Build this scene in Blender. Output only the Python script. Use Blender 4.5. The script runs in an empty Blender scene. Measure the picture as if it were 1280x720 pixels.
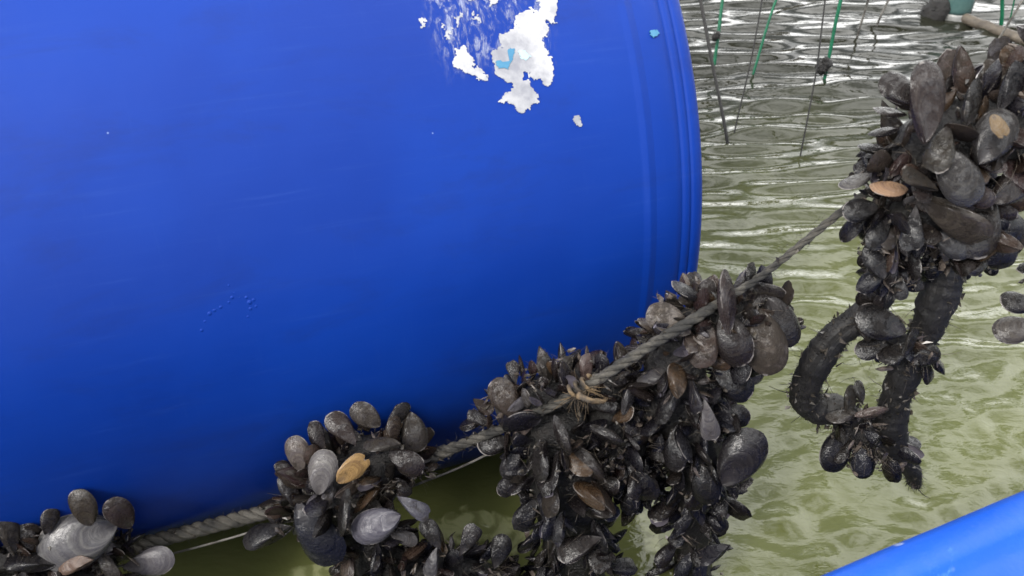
import bpy, bmesh, math, random
import numpy as np
from mathutils import Vector, Matrix, noise

random.seed(7)
S = bpy.context.scene
COL = S.collection
PI = math.pi

# ------------------------------------------------------------------ camera
CAM_Z, PITCH, FPX = 0.603, math.radians(39.25), 1065.0
RIGHT = Vector((1, 0, 0))
FWD = Vector((0, math.cos(PITCH), -math.sin(PITCH)))
UP = RIGHT.cross(FWD)
EYE = Vector((0, 0, CAM_Z))
cd = bpy.data.cameras.new('camera')
cam = bpy.data.objects.new('camera', cd)
COL.objects.link(cam)
cd.sensor_width = 36
cd.lens = 36 * FPX / 1280
cd.clip_start, cd.clip_end = 0.01, 2000
cd.dof.use_dof = True
cd.dof.focus_distance = 0.62
cd.dof.aperture_fstop = 18
cam.matrix_world = Matrix.Translation(EYE) @ Matrix((RIGHT, UP, -FWD)).transposed().to_4x4()
S.camera = cam

# ------------------------------------------------------------------ light
CLOUD_AT = (7.0, 5.0, 1.0)
to_sun = Vector((-0.40, -0.50, 0.68)).normalized()
w = bpy.data.worlds.new('World')
S.world = w
w.use_nodes = True
nt = w.node_tree
bg = nt.nodes['Background']
sky = nt.nodes.new('ShaderNodeTexSky')
sky.sky_type = 'NISHITA'
sky.sun_disc = False
sky.sun_elevation = math.asin(to_sun.z)
sky.sun_rotation = math.atan2(to_sun.x, to_sun.y)
sky.air_density, sky.dust_density, sky.ozone_density = 1.0, 1.4, 1.0
hs = nt.nodes.new('ShaderNodeHueSaturation')
hs.inputs['Saturation'].default_value = 0.30
nt.links.new(sky.outputs[0], hs.inputs['Color'])
# broken bright cloud added over a hazy blue sky to brighten water reflections
tcw = nt.nodes.new('ShaderNodeTexCoord')
mpw = nt.nodes.new('ShaderNodeMapping')
mpw.inputs['Scale'].default_value = (1.0, 1.0, 1.7)
mpw.inputs['Location'].default_value = CLOUD_AT
cn = nt.nodes.new('ShaderNodeTexNoise')
cn.inputs['Scale'].default_value = 1.7
cn.inputs['Detail'].default_value = 6
cn.inputs['Roughness'].default_value = 0.5
nt.links.new(tcw.outputs['Generated'], mpw.inputs['Vector'])
nt.links.new(mpw.outputs[0], cn.inputs['Vector'])
cr = nt.nodes.new('ShaderNodeMapRange')
cr.interpolation_type = 'SMOOTHSTEP'
cr.inputs['From Min'].default_value = 0.42
cr.inputs['From Max'].default_value = 0.62
nt.links.new(cn.outputs['Fac'], cr.inputs['Value'])
oc = nt.nodes.new('ShaderNodeMix')
oc.data_type = 'RGBA'
oc.inputs[7].default_value = (21.0, 20.9, 20.6, 1)
nt.links.new(cr.outputs[0], oc.inputs[0])
nt.links.new(hs.outputs[0], oc.inputs[6])
nt.links.new(oc.outputs[2], bg.inputs['Color'])
bg.inputs['Strength'].default_value = 0.15
sd = bpy.data.lights.new('sun', 'SUN')
sd.energy, sd.angle, sd.color = 2.05, math.radians(15), (1.0, 0.96, 0.9)
sun = bpy.data.objects.new('sun', sd)
COL.objects.link(sun)
sun.rotation_euler = to_sun.to_track_quat('Z', 'Y').to_euler()
S.view_settings.view_transform = 'Standard'
S.view_settings.look = 'None'
S.view_settings.exposure = 0.95
S.view_settings.gamma = 1.0
S.view_settings.use_curve_mapping = False
S.render.engine = 'CYCLES'
S.cycles.max_bounces = 6


# ------------------------------------------------------------------ helpers
def ray(px, py):
    return (FWD + RIGHT * ((px - 640) / FPX) + UP * ((360 - py) / FPX))


def at(px, py, Y):
    d = ray(px, py)
    return EYE + d * (Y / d.y)


def mpp(px, py, Y):
    """metres per photo pixel at that distance"""
    d = ray(px, py)
    return Y / d.y / FPX


def on_water(px, py, z=0.0):
    d = ray(px, py)
    return EYE + d * ((z - CAM_Z) / d.z)


def tag(o, label=None, cat=None, group=None, kind=None):
    for k, v in (('label', label), ('category', cat), ('group', group), ('kind', kind)):
        if v:
            o[k] = v
    return o


def empty(name, loc, label, cat, group=None):
    o = bpy.data.objects.new(name, None)
    o.empty_display_size = 0.02
    COL.objects.link(o)
    o.location = loc
    return tag(o, label, cat, group)


def mesh_obj(name, verts, faces, mat, parent=None, smooth=True, uv=None):
    me = bpy.data.meshes.new(name)
    me.from_pydata([tuple(v) for v in verts], [], faces)
    if uv is not None:
        l = me.uv_layers.new(name='UVMap')
        for lp in me.loops:
            l.data[lp.index].uv = uv[lp.vertex_index]
    if smooth:
        me.polygons.foreach_set('use_smooth', [True] * len(me.polygons))
    if mat:
        me.materials.append(mat)
    o = bpy.data.objects.new(name, me)
    COL.objects.link(o)
    if parent:
        o.parent = parent
        o.matrix_parent_inverse = Matrix.Translation(-Vector(parent.location))
    return o


class MB:
    def __init__(s):
        s.v, s.f, s.uv = [], [], []

    def add(s, vs, fs, uvs=None):
        b = len(s.v)
        s.v += [Vector(v) for v in vs]
        s.f += [tuple(i + b for i in f) for f in fs]
        s.uv += uvs if uvs else [(0, 0)] * len(vs)

    def build(s, name, mat, parent=None, smooth=True):
        return mesh_obj(name, s.v, s.f, mat, parent, smooth, s.uv)


def spline(pts, n):
    """Catmull-Rom through pts, n samples per span"""
    P = [Vector(p) for p in pts]
    P = [P[0] * 2 - P[1]] + P + [P[-1] * 2 - P[-2]]
    out = []
    for i in range(1, len(P) - 2):
        a, b, c, d = P[i - 1:i + 3]
        for k in range(n):
            t = k / n
            out.append(0.5 * ((2 * b) + (c - a) * t + (2 * a - 5 * b + 4 * c - d) * t * t + (3 * b - a - 3 * c + d) * t ** 3))
    out.append(P[-2])
    return out


def frames(path):
    fr = []
    ref = Vector((0, 0, 1))
    u = None
    for i, p in enumerate(path):
        t = (path[min(i + 1, len(path) - 1)] - path[max(i - 1, 0)]).normalized()
        if u is None:
            u = t.orthogonal().normalized()
        u = (u - t * u.dot(t)).normalized()
        fr.append((t, u, t.cross(u)))
    return fr


def tube(mb, path, rad, sides=8, bump=0.0, seed=0, cap=True):
    fr = frames(path)
    vs, fs, uvs = [], [], []
    L = 0
    for i, p in enumerate(path):
        if i:
            L += (p - path[i - 1]).length
        r = rad(i / (len(path) - 1)) if callable(rad) else rad
        t, u, v = fr[i]
        for k in range(sides):
            a = 2 * PI * k / sides
            d = u * math.cos(a) + v * math.sin(a)
            rr = r
            if bump:
                q = (p + d * r) / max(r, 1e-4) * 0.9 + Vector((seed * 7.1, 0, 0))
                rr = r * (1 + bump * noise.noise(q) + bump * 0.6 * noise.noise(q * 2.3))
            vs.append(p + d * rr)
            uvs.append((L, k / sides))
    n = len(path)
    for i in range(n - 1):
        for k in range(sides):
            k2 = (k + 1) % sides
            fs.append((i * sides + k, i * sides + k2, (i + 1) * sides + k2, (i + 1) * sides + k))
    if cap:
        fs.append(tuple(range(sides))[::-1])
        fs.append(tuple((n - 1) * sides + k for k in range(sides)))
    mb.add(vs, fs, uvs)


def thread(mb, p0, d, length, r, bend=0.5, segs=4):
    """thin tapering fibre, three sided"""
    path = [Vector(p0)]
    dd = Vector(d).normalized()
    bd = Vector((random.uniform(-1, 1), random.uniform(-1, 1), random.uniform(-1.2, .6)))
    for k in range(segs):
        dd = (dd + bd * bend / segs).normalized()
        path.append(path[-1] + dd * length / segs)
    tube(mb, path, lambda t: r * (1 - 0.7 * t), 3)


# ------------------------------------------------------------------ materials
def new_mat(name):
    m = bpy.data.materials.new(name)
    m.use_nodes = True
    nt = m.node_tree
    return m, nt, nt.nodes['Principled BSDF']


class NT:
    """tiny node builder"""
    def __init__(s, nt):
        s.nt = nt

    def n(s, typ, **kw):
        nd = s.nt.nodes.new('ShaderNode' + typ)
        for k, v in kw.items():
            if k.startswith('i_'):
                nd.inputs[k[2:].replace('_', ' ')].default_value = v
            else:
                setattr(nd, k, v)
        return nd

    def link(s, a, b):
        s.nt.links.new(a, b)

    def val(s, x, sock):
        if isinstance(x, (int, float)):
            sock.default_value = x
        elif isinstance(x, tuple):
            sock.default_value = x if len(x) == len(sock.default_value) else x + (1,)
        else:
            s.link(x, sock)

    def math(s, op, a, b=0.0, c=None, clamp=False):
        nd = s.n('Math', operation=op, use_clamp=clamp)
        s.val(a, nd.inputs[0])
        s.val(b, nd.inputs[1])
        if c is not None:
            s.val(c, nd.inputs[2])
        return nd.outputs[0]

    def mix(s, f, a, b, blend='MIX'):
        nd = s.n('Mix', data_type='RGBA', blend_type=blend)
        s.val(f, nd.inputs[0])
        s.val(a, nd.inputs[6])
        s.val(b, nd.inputs[7])
        return nd.outputs[2]

    def noise(s, vec, scale, detail=4, rough=0.55, dist=0.0):
        nd = s.n('TexNoise', i_Scale=scale, i_Detail=detail, i_Roughness=rough, i_Distortion=dist)
        if vec is not None:
            s.link(vec, nd.inputs['Vector'])
        return nd.outputs['Fac']

    def ramp(s, f, stops):
        nd = s.n('ValToRGB')
        el = nd.color_ramp.elements
        while len(el) < len(stops):
            el.new(0.5)
        for e, (p, c) in zip(el, stops):
            e.position = p
            e.color = c if len(c) == 4 else tuple(c) + (1,)
        s.link(f, nd.inputs[0])
        return nd.outputs[0]

    def step(s, f, lo, hi):
        nd = s.n('MapRange', interpolation_type='SMOOTHSTEP')
        nd.inputs['From Min'].default_value = lo
        nd.inputs['From Max'].default_value = hi
        s.link(f, nd.inputs['Value'])
        return nd.outputs[0]

    def mapping(s, vec, scale, loc=(0, 0, 0), rot=(0, 0, 0)):
        nd = s.n('Mapping')
        nd.inputs['Scale'].default_value = scale
        nd.inputs['Location'].default_value = loc
        nd.inputs['Rotation'].default_value = rot
        s.link(vec, nd.inputs['Vector'])
        return nd.outputs[0]

    def bump(s, h, strength, dist, prev=None):
        nd = s.n('Bump', i_Strength=strength, i_Distance=dist)
        s.link(h, nd.inputs['Height'])
        if prev is not None:
            s.link(prev, nd.inputs['Normal'])
        return nd.outputs[0]


def mussel_material():
    m, nt, b = new_mat('mussel_shell')
    q = NT(nt)
    oi = q.n('ObjectInfo')
    tc = q.n('TexCoord')
    uv = q.n('SeparateXYZ')
    q.link(tc.outputs['UV'], uv.inputs[0])
    off = q.n('VectorMath', operation='MULTIPLY_ADD')
    q.link(oi.outputs['Random'], off.inputs[0])
    off.inputs[1].default_value = (37, 53, 71)
    q.link(tc.outputs['Object'], off.inputs[2])
    P = off.outputs[0]
    r = uv.outputs['X']
    warp = q.noise(P, 4.0, 3)
    rr = q.math('MULTIPLY_ADD', warp, 0.10, r)
    # growth rings: irregular bands
    cv = q.n('CombineXYZ')
    q.link(q.math('MULTIPLY', rr, 15.0), cv.inputs[0])
    q.link(q.math('MULTIPLY', oi.outputs['Random'], 91.0), cv.inputs[1])
    ring = q.noise(cv.outputs[0], 1.0, 3, 0.7)
    cv2 = q.n('CombineXYZ')
    q.link(q.math('MULTIPLY', rr, 60.0), cv2.inputs[0])
    q.link(q.math('MULTIPLY', oi.outputs['Random'], 33.0), cv2.inputs[1])
    fine = q.noise(cv2.outputs[0], 1.0, 2, 0.6)
    base = oi.outputs['Color']
    dark = q.mix(1.0, base, (0.50, 0.48, 0.55), 'MULTIPLY')
    lite = q.mix(0.035, base, (0.18, 0.15, 0.12))
    c = q.mix(q.step(ring, 0.30, 0.70), dark, lite)
    c = q.mix(q.math('MULTIPLY', q.step(fine, 0.52, 0.7), 0.45), c, dark)
    # worn umbo shows grey shell
    worn = q.math('MULTIPLY', q.step(q.math('MULTIPLY_ADD', q.noise(P, 9.0, 5, 0.7), 0.35, r), 0.52, 0.30), 0.30)
    c = q.mix(worn, c, (0.045, 0.04, 0.04))
    # mud film and grit, amount is the object's alpha
    mudn = q.noise(P, 5.0, 8, 0.68)
    thr = q.math('SUBTRACT', 0.80, q.math('MULTIPLY', oi.outputs['Alpha'], 0.6))
    mud = q.math('MULTIPLY', q.math('SUBTRACT', mudn, thr), 7.0, clamp=True)
    mudc = q.mix(q.noise(P, 22.0, 4), (0.005, 0.004, 0.0032), (0.027, 0.021, 0.016))
    c = q.mix(q.math('MULTIPLY', mud, 0.8), c, mudc)
    grit = q.step(q.noise(P, 60.0, 2, 0.5), 0.66, 0.72)
    c = q.mix(q.math('MULTIPLY', grit, 0.4), c, (0.10, 0.09, 0.075))
    # pale lip along parts of the margin
    lip = q.math('MULTIPLY', q.step(r, 0.955, 0.985), q.step(q.noise(P, 2.6, 3), 0.54, 0.60))
    c = q.mix(q.math('MULTIPLY', lip, 0.7), c, (0.17, 0.155, 0.145))
    q.link(c, b.inputs['Base Color'])
    ro = q.math('MULTIPLY_ADD', q.noise(P, 11.0, 5), 0.30, 0.10)
    ro = q.math('ADD', ro, q.math('MULTIPLY', mud, 0.4), clamp=True)
    q.link(ro, b.inputs['Roughness'])
    n1 = q.bump(ring, 0.5, 0.0006)
    n2 = q.bump(fine, 0.4, 0.00022, n1)
    n3 = q.bump(q.noise(P, 24.0, 6, 0.7), 0.6, 0.0011, n2)
    n4 = q.bump(mud, 0.6, 0.0006, q.bump(q.noise(P, 70.0, 3, 0.6), 0.35, 0.0003, n3))
    q.link(n4, b.inputs['Normal'])
    b.inputs['Specular IOR Level'].default_value = 0.10
    wetp = q.math('MULTIPLY', q.step(q.noise(P, 4.5, 6, 0.7), 0.42, 0.54), q.math('SUBTRACT', 1.0, q.math('MULTIPLY', mud, 0.8)))
    q.link(q.math('MULTIPLY', wetp, 0.50), b.inputs['Coat Weight'])
    b.inputs['Coat Roughness'].default_value = 0.05
    q.link(q.bump(q.noise(P, 14.0, 5, 0.6), 0.6, 0.0010, q.bump(ring, 0.3, 0.0004)), b.inputs['Coat Normal'])
    return m


def nacre_material():
    m, nt, b = new_mat('shell_inside')
    q = NT(nt)
    tc = q.n('TexCoord')
    n = q.noise(tc.outputs['Object'], 4.0, 5)
    q.link(q.mix(n, (0.15, 0.14, 0.155), (0.035, 0.028, 0.045)), b.inputs['Base Color'])
    b.inputs['Roughness'].default_value = 0.25
    return m


def simple_noise_mat(name, c1, c2, scale, rough=(0.4, 0.8), bump=0.4, dist=0.002, coords='Object', metallic=0):
    m, nt, b = new_mat(name)
    q = NT(nt)
    tc = q.n('TexCoord')
    P = tc.outputs[coords]
    n = q.noise(P, scale, 7, 0.65)
    n2 = q.noise(P, scale * 4.3, 5, 0.6)
    f = q.step(q.math('ADD', q.math('MULTIPLY', n, 0.7), q.math('MULTIPLY', n2, 0.3)), 0.33, 0.67)
    q.link(q.mix(f, c1, c2), b.inputs['Base Color'])
    q.link(q.math('MULTIPLY_ADD', n2, rough[1] - rough[0], rough[0]), b.inputs['Roughness'])
    if bump:
        q.link(q.bump(q.math('ADD', n, n2), bump, dist), b.inputs['Normal'])
    return m


def rope_material(name, c1, c2, dirt):
    m, nt, b = new_mat(name)
    q = NT(nt)
    tc = q.n('TexCoord')
    uv = q.mapping(tc.outputs['UV'], (90, 9, 1))
    fib = q.noise(uv, 3.0, 4, 0.7)
    n = q.noise(tc.outputs['Object'], 55.0, 6, 0.65)
    c = q.mix(q.step(fib, 0.3, 0.7), c1, c2)
    c = q.mix(q.step(n, 0.40, 0.60), c, dirt)
    q.link(c, b.inputs['Base Color'])
    b.inputs['Roughness'].default_value = 0.62
    q.link(q.bump(fib, 0.7, 0.0015, q.bump(n, 0.4, 0.002)), b.inputs['Normal'])
    return m


M_MUSSEL = mussel_material()
M_NACRE = nacre_material()
M_CORE = simple_noise_mat('byssus_mud', (0.002, 0.0016, 0.0016), (0.010, 0.008, 0.0065), 130, (0.2, 0.7), 0.9, 0.003)
M_THREAD = simple_noise_mat('byssus_thread', (0.015, 0.012, 0.010), (0.11, 0.09, 0.065), 300, (0.35, 0.6), 0)
M_CHIP = simple_noise_mat('broken_shell', (0.004, 0.0032, 0.004), (0.11, 0.09, 0.075), 90, (0.08, 0.4), 0)
M_CRUST = simple_noise_mat('silt_crust', (0.006, 0.005, 0.004), (0.06, 0.05, 0.038), 90, (0.15, 0.8), 0.4, 0.001)
M_ROPE = rope_material('twisted_rope', (0.026, 0.023, 0.018), (0.085, 0.077, 0.062), (0.012, 0.011, 0.009))
M_ROPE_DARK = rope_material('weedy_rope', (0.0022, 0.002, 0.002), (0.011, 0.009, 0.007), (0.004, 0.0035, 0.003))
M_CORD = rope_material('pale_cord', (0.10, 0.093, 0.08), (0.20, 0.19, 0.17), (0.03, 0.027, 0.022))
M_LASH = rope_material('tan_lashing', (0.10, 0.065, 0.032), (0.22, 0.15, 0.075), (0.03, 0.022, 0.014))
M_GREEN = simple_noise_mat('green_twine', (0.0, 0.06, 0.028), (0.004, 0.11, 0.05), 80, (0.4, 0.6), 0)
M_BAMBOO = simple_noise_mat('weathered_bamboo', (0.035, 0.027, 0.02), (0.115, 0.095, 0.07), 24, (0.5, 0.8), 0.4, 0.003)
M_LABEL = simple_noise_mat('label_paper', (0.15, 0.155, 0.18), (0.36, 0.36, 0.365), 30, (0.5, 0.8), 0.3, 0.0008)
M_LABEL_BLUE = simple_noise_mat('label_print', (0.02, 0.12, 0.22), (0.04, 0.16, 0.26), 60, (0.5, 0.7), 0)

# ------------------------------------------------------------------ water
def water_material():
    m, nt, b = new_mat('murky_water')
    q = NT(nt)
    tc = q.n('TexCoord')
    P = tc.outputs['Object']
    n = q.noise(P, 2.2, 4, 0.5, 0.6)
    plume = q.noise(q.mapping(P, (7, 9, 1), rot=(0, 0, 0.5)), 1.0, 3, 0.5, 1.6)
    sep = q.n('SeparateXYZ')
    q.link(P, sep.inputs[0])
    # paler olive near the boat, darker and browner further out
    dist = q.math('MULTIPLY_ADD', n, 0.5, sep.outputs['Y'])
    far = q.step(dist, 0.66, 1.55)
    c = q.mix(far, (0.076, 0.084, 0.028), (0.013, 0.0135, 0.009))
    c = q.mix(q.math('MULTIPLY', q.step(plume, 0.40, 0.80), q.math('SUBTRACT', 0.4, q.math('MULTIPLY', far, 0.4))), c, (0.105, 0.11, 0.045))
    # froth and silt wreath turning on the surface by the clumps
    for px, py, rx, ry in ((588, 655, .040, .020), (640, 672, .022, .016), (410, 716, .030, .012), (808, 640, .010, .04)):
        cc = on_water(px, py)
        v = q.mapping(P, (1 / rx, 1 / ry, 0.0), (-cc.x / rx, -cc.y / ry, 0))
        wn = q.n('TexNoise', i_Scale=38.0, i_Detail=3.0, i_Distortion=1.0)
        q.link(P, wn.inputs['Vector'])
        dv = q.n('VectorMath', operation='MULTIPLY_ADD')
        q.link(wn.outputs['Color'], dv.inputs[0])
        dv.inputs[1].default_value = (1.5, 1.5, 0)
        q.link(v, dv.inputs[2])
        off = q.n('VectorMath', operation='SUBTRACT')
        q.link(dv.outputs[0], off.inputs[0])
        off.inputs[1].default_value = (.75, .75, 0)
        ln = q.n('VectorMath', operation='LENGTH')
        q.link(off.outputs[0], ln.inputs[0])
        fm = q.math('MULTIPLY', q.step(ln.outputs['Value'], 1.0, 0.75), q.math('MULTIPLY_ADD', q.step(q.noise(P, 55.0, 3, 0.5, 1.5), 0.35, 0.6), 0.7, 0.2))
        c = q.mix(q.math('MULTIPLY', fm, 0.85), c, (0.23, 0.24, 0.125))
    q.link(c, b.inputs['Base Color'])
    b.inputs['IOR'].default_value = 1.38
    b.inputs['Roughness'].default_value = 0.03
    f1 = q.noise(q.mapping(P, (26, 60, 1), rot=(0, 0, 0.25)), 1.0, 3, 0.5, 0.4)
    f2 = q.noise(q.mapping(P, (70, 110, 1), rot=(0, 0, -0.4)), 1.0, 3, 0.55, 0.6)
    amp = q.math('MULTIPLY_ADD', q.noise(P, 4.0, 2), 1.0, 0.1)
    n1 = q.bump(f1, 0.6, 0.0016)
    nb = q.n('Bump', i_Distance=0.0009)
    amp = q.math('MULTIPLY', amp, q.math('SUBTRACT', 1.0, q.math('MULTIPLY', far, 0.85)))
    q.link(amp, nb.inputs['Strength'])
    q.link(f2, nb.inputs['Height'])
    q.link(n1, nb.inputs['Normal'])
    q.link(nb.outputs[0], b.inputs['Normal'])
    return m


def axis(lo, hi, step, far_lo, far_hi):
    mid = list(np.arange(lo, hi, step))
    a, s = [], step
    x = lo
    while x > far_lo:
        s *= 1.25
        x -= s
        a.append(x)
    b, s = [], step
    x = mid[-1]
    while x < far_hi:
        s *= 1.25
        x += s
        b.append(x)
    return np.array(a[::-1] + mid + b)


def build_water():
    xs = axis(-0.7, 1.5, 0.0055, -400, 400)
    ys = axis(0.15, 2.2, 0.0055, -400, 400)
    X, Y = np.meshgrid(xs, ys)
    Z = np.zeros_like(X)
    rng = np.random.default_rng(11)
    near = np.clip((Y - 0.45) / 0.5, 0, 1) + 0.25 * np.clip((X - 0.15) / 0.25, 0, 1)
    near = 0.12 + near
    edge = np.clip((1.9 - np.abs(X - 0.4)) / 0.5, 0, 1) * np.clip((2.9 - Y) / 0.6, 0, 1)
    nearshore = np.clip((X - 0.12) / 0.22, 0, 1) * np.clip((0.95 - Y) / 0.3, 0, 1)
    open_ = np.clip((Y - 0.5) / 0.45, 0, 1)

    def train(count, lo, hi, spread, rms):
        Zt = np.zeros_like(X)
        for k in range(count):
            lam = lo * ((hi / lo) ** rng.random())
            ang = PI / 2 + 0.10 + rng.normal() * spread
            kx, ky = math.cos(ang) * 2 * PI / lam, math.sin(ang) * 2 * PI / lam
            gx, gy = rng.normal(size=2) * (3.5, 7)
            grp = 0.45 + 0.55 * np.sin(gx * X + gy * Y + rng.random() * 6.28)
            Zt += lam / (2 * PI) * np.sin(kx * X + ky * Y + rng.random() * 6.28) * grp * (0.6 + 0.8 * rng.random())
        a, b = np.searchsorted(ys, [.6, 1.8])
        c, d = np.searchsorted(xs, [0, 1.2])
        g = np.gradient(Zt[a:b, c:d], 0.0055, axis=0)
        return Zt * rms / g.std()
    Z = train(44, 0.029, 0.09, 0.16, 0.31) * (0.05 + open_) * edge
    Z += train(30, 0.020, 0.05, 0.5, 0.13) * nearshore
    # the slow boil of the swell beside the clumps
    for cx, cy, rr, am in ((-0.02, 0.405, 0.035, 0.004), (0.03, 0.40, 0.025, 0.003), (0.23, 0.43, 0.05, 0.003)):
        d = np.hypot((X - cx), (Y - cy) * 1.4) / rr
        Z += am * np.exp(-d * d) * np.cos(d * 5)
    nx, ny = len(xs), len(ys)
    V = np.stack([X, Y, Z], -1).reshape(-1, 3)
    i = np.arange(nx * ny).reshape(ny, nx)
    F = np.stack([i[:-1, :-1], i[:-1, 1:], i[1:, 1:], i[1:, :-1]], -1).reshape(-1, 4)
    me = bpy.data.meshes.new('water')
    me.vertices.add(len(V))
    me.vertices.foreach_set('co', V.ravel())
    me.loops.add(F.size)
    me.loops.foreach_set('vertex_index', F.ravel())
    me.polygons.add(len(F))
    me.polygons.foreach_set('loop_start', np.arange(0, F.size, 4))
    me.polygons.foreach_set('use_smooth', np.ones(len(F), bool))
    me.update()
    me.validate()
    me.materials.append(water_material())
    o = bpy.data.objects.new('water', me)
    COL.objects.link(o)
    return tag(o, kind='structure')


build_water()

# ------------------------------------------------------------------ barrel
BR = 0.29
B_END = Vector((0.032, 0.744, 0.197))
PSI, TIL = 0.368, -0.038
B_AX = Vector((math.cos(PSI) * math.cos(TIL), math.sin(PSI) * math.cos(TIL), math.sin(TIL)))
B_N = Vector((math.sin(PSI), -math.cos(PSI), 0))
B_U = B_N.cross(B_AX)
if B_U.z < 0:
    B_U = -B_U


def b_pt(s, th, r=BR):
    """s metres back from the right end, th angle above the near side"""
    return B_END - B_AX * s + (B_N * math.cos(th) + B_U * math.sin(th)) * r


def b_hit(px, py):
    """photo pixel -> (s, th) on the barrel"""
    d = ray(px, py).normalized()
    o = EYE - B_END
    dp = d - B_AX * d.dot(B_AX)
    op = o - B_AX * o.dot(B_AX)
    a, b2, c = dp.dot(dp), 2 * dp.dot(op), op.dot(op) - BR * BR
    t = (-b2 - math.sqrt(max(b2 * b2 - 4 * a * c, 0))) / (2 * a)
    p = o + d * t
    return -p.dot(B_AX), math.atan2(p.dot(B_U), p.dot(B_N))


def barrel_material():
    m, nt, b = new_mat('blue_drum_plastic')
    q = NT(nt)
    tc = q.n('TexCoord')
    uv = tc.outputs['UV']       # metres: x back from the end, y round the drum
    sp = q.n('SeparateXYZ')
    q.link(uv, sp.inputs[0])
    broad = q.noise(uv, 6.0, 3, 0.5)
    fine = q.noise(uv, 160.0, 4, 0.6)
    c = q.mix(q.step(broad, 0.3, 0.7), (0.0004, 0.019, 0.165), (0.0008, 0.025, 0.20))
    # scuffs along and round the drum
    s1 = q.noise(q.mapping(uv, (9, 230, 1)), 1.0, 5, 0.7)
    s2 = q.noise(q.mapping(uv, (260, 14, 1)), 1.0, 5, 0.7)
    sc = q.math('MULTIPLY', q.step(s1, 0.54, 0.78), 0.20)
    sc2 = q.math('MULTIPLY', q.step(s2, 0.56, 0.78), 0.10)
    c = q.mix(q.math('ADD', sc, sc2), c, (0.022, 0.060, 0.24))
    smut = q.step(q.noise(q.mapping(uv, (9, 26, 1)), 1.0, 6, 0.7, 0.4), 0.50, 0.70)
    c = q.mix(q.math('MULTIPLY', smut, 0.24), c, (0.004, 0.011, 0.07))
    # salt specks
    sk = q.n('TexVoronoi', feature='F1', i_Scale=75.0)
    q.link(uv, sk.inputs['Vector'])
    cs = q.n('SeparateColor')
    q.link(sk.outputs['Color'], cs.inputs[0])
    spk = q.math('MULTIPLY', q.step(sk.outputs['Distance'], 0.05, 0.03), q.step(cs.outputs[0], 0.93, 0.94))
    c = q.mix(q.math('MULTIPLY', spk, 0.6), c, (0.2, 0.25, 0.4))
    # slime and scum at the water line
    g = q.n('NewGeometry')
    gz = q.n('SeparateXYZ')
    q.link(g.outputs['Position'], gz.inputs[0])
    zz = q.math('MULTIPLY_ADD', q.noise(q.mapping(uv, (14, 40, 1)), 1.0, 6, 0.65), -0.06, gz.outputs['Z'])
    slime = q.step(zz, 0.050, -0.005)
    c = q.mix(q.math('MULTIPLY', slime, 0.93), c, (0.022, 0.022, 0.022))
    scum = q.math('MULTIPLY', q.step(q.noise(q.mapping(uv, (40, 190, 1)), 1.0, 5, 0.75), 0.6, 0.72),
                  q.math('MULTIPLY', slime, q.step(zz, -0.035, 0.0)))
    c = q.mix(q.math('MULTIPLY', scum, 0.55), c, (0.30, 0.28, 0.24))
    q.link(c, b.inputs['Base Color'])
    ro = q.math('MULTIPLY_ADD', broad, 0.12, 0.42)
    ro = q.math('ADD', ro, q.math('MULTIPLY', fine, 0.1))
    q.link(ro, b.inputs['Roughness'])
    b.inputs['Specular IOR Level'].default_value = 0.16
    n1 = q.bump(q.noise(uv, 14.0, 3, 0.5), 0.25, 0.004)
    n2 = q.bump(fine, 0.10, 0.0008, n1)
    q.link(n2, b.inputs['Normal'])
    return m


M_BARREL = barrel_material()


def lathe(profile, nseg, mat, name, parent):
    vs, fs, uvs = [], [], []
    for s, r in profile:
        for k in range(nseg + 1):
            th = -PI + 2 * PI * k / nseg
            vs.append(b_pt(s, th, r))
            uvs.append((s, th * BR))
    n = nseg + 1
    for i in range(len(profile) - 1):
        for k in range(nseg):
            fs.append((i * n + k, i * n + k + 1, (i + 1) * n + k + 1, (i + 1) * n + k))
    o = mesh_obj(name, vs, fs, mat, parent, True, uvs)
    bm = bmesh.new()
    bm.from_mesh(o.data)
    bmesh.ops.remove_doubles(bm, verts=bm.verts, dist=1e-6)
    bmesh.ops.recalc_face_normals(bm, faces=bm.faces)
    bm.to_mesh(o.data)
    bm.free()
    return o


barrel = empty('plastic_barrel', B_END - B_AX * 0.46 - Vector((0, 0, 0.2)),
               'big blue plastic barrel floating on its side with torn white label', 'barrel')
body_prof = [(s, BR) for s in np.linspace(0.052, 0.868, 60)]
body_prof = [(0.0405, BR - 0.0005), (0.043, BR), (0.0455, BR + 0.0011), (0.047, BR + 0.0012), (0.0495, BR + .0001)] + body_prof + [(0.8715, BR), (0.8745, BR + .0011), (0.8775, BR - .0005)]
lathe(body_prof, 160, M_BARREL, 'body', barrel)
for s0, sg in ((0.0, 1), (0.918, -1)):
    pr = [(0.0405, -.0005), (0.034, -.0003), (0.026, -.0009), (0.0215, -.0018), (0.0205, -.0028), (0.0195, -.0018), (0.0165, -.0016), (0.0140, -.0022), (0.0132, -.0032), (0.0124, -.0022),
          (0.010, -0.0020), (0.006, -.0030), (0.0025, -.0058), (0.0008, -.011), (0.0, -.018), (0.003, -.022), (0.012, -.0245), (0.016, -.026)]
    lathe([(s0 + sg * a, BR + d) for a, d in pr], 160, M_BARREL, 'rim', barrel)
    lathe([(s0 + sg * 0.0162, BR - .0262), (s0 + sg * .018, BR - .04), (s0 + sg * .019, 0.15), (s0 + sg * .019, 0.002)], 64, M_BARREL, 'end_cap', barrel)


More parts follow.
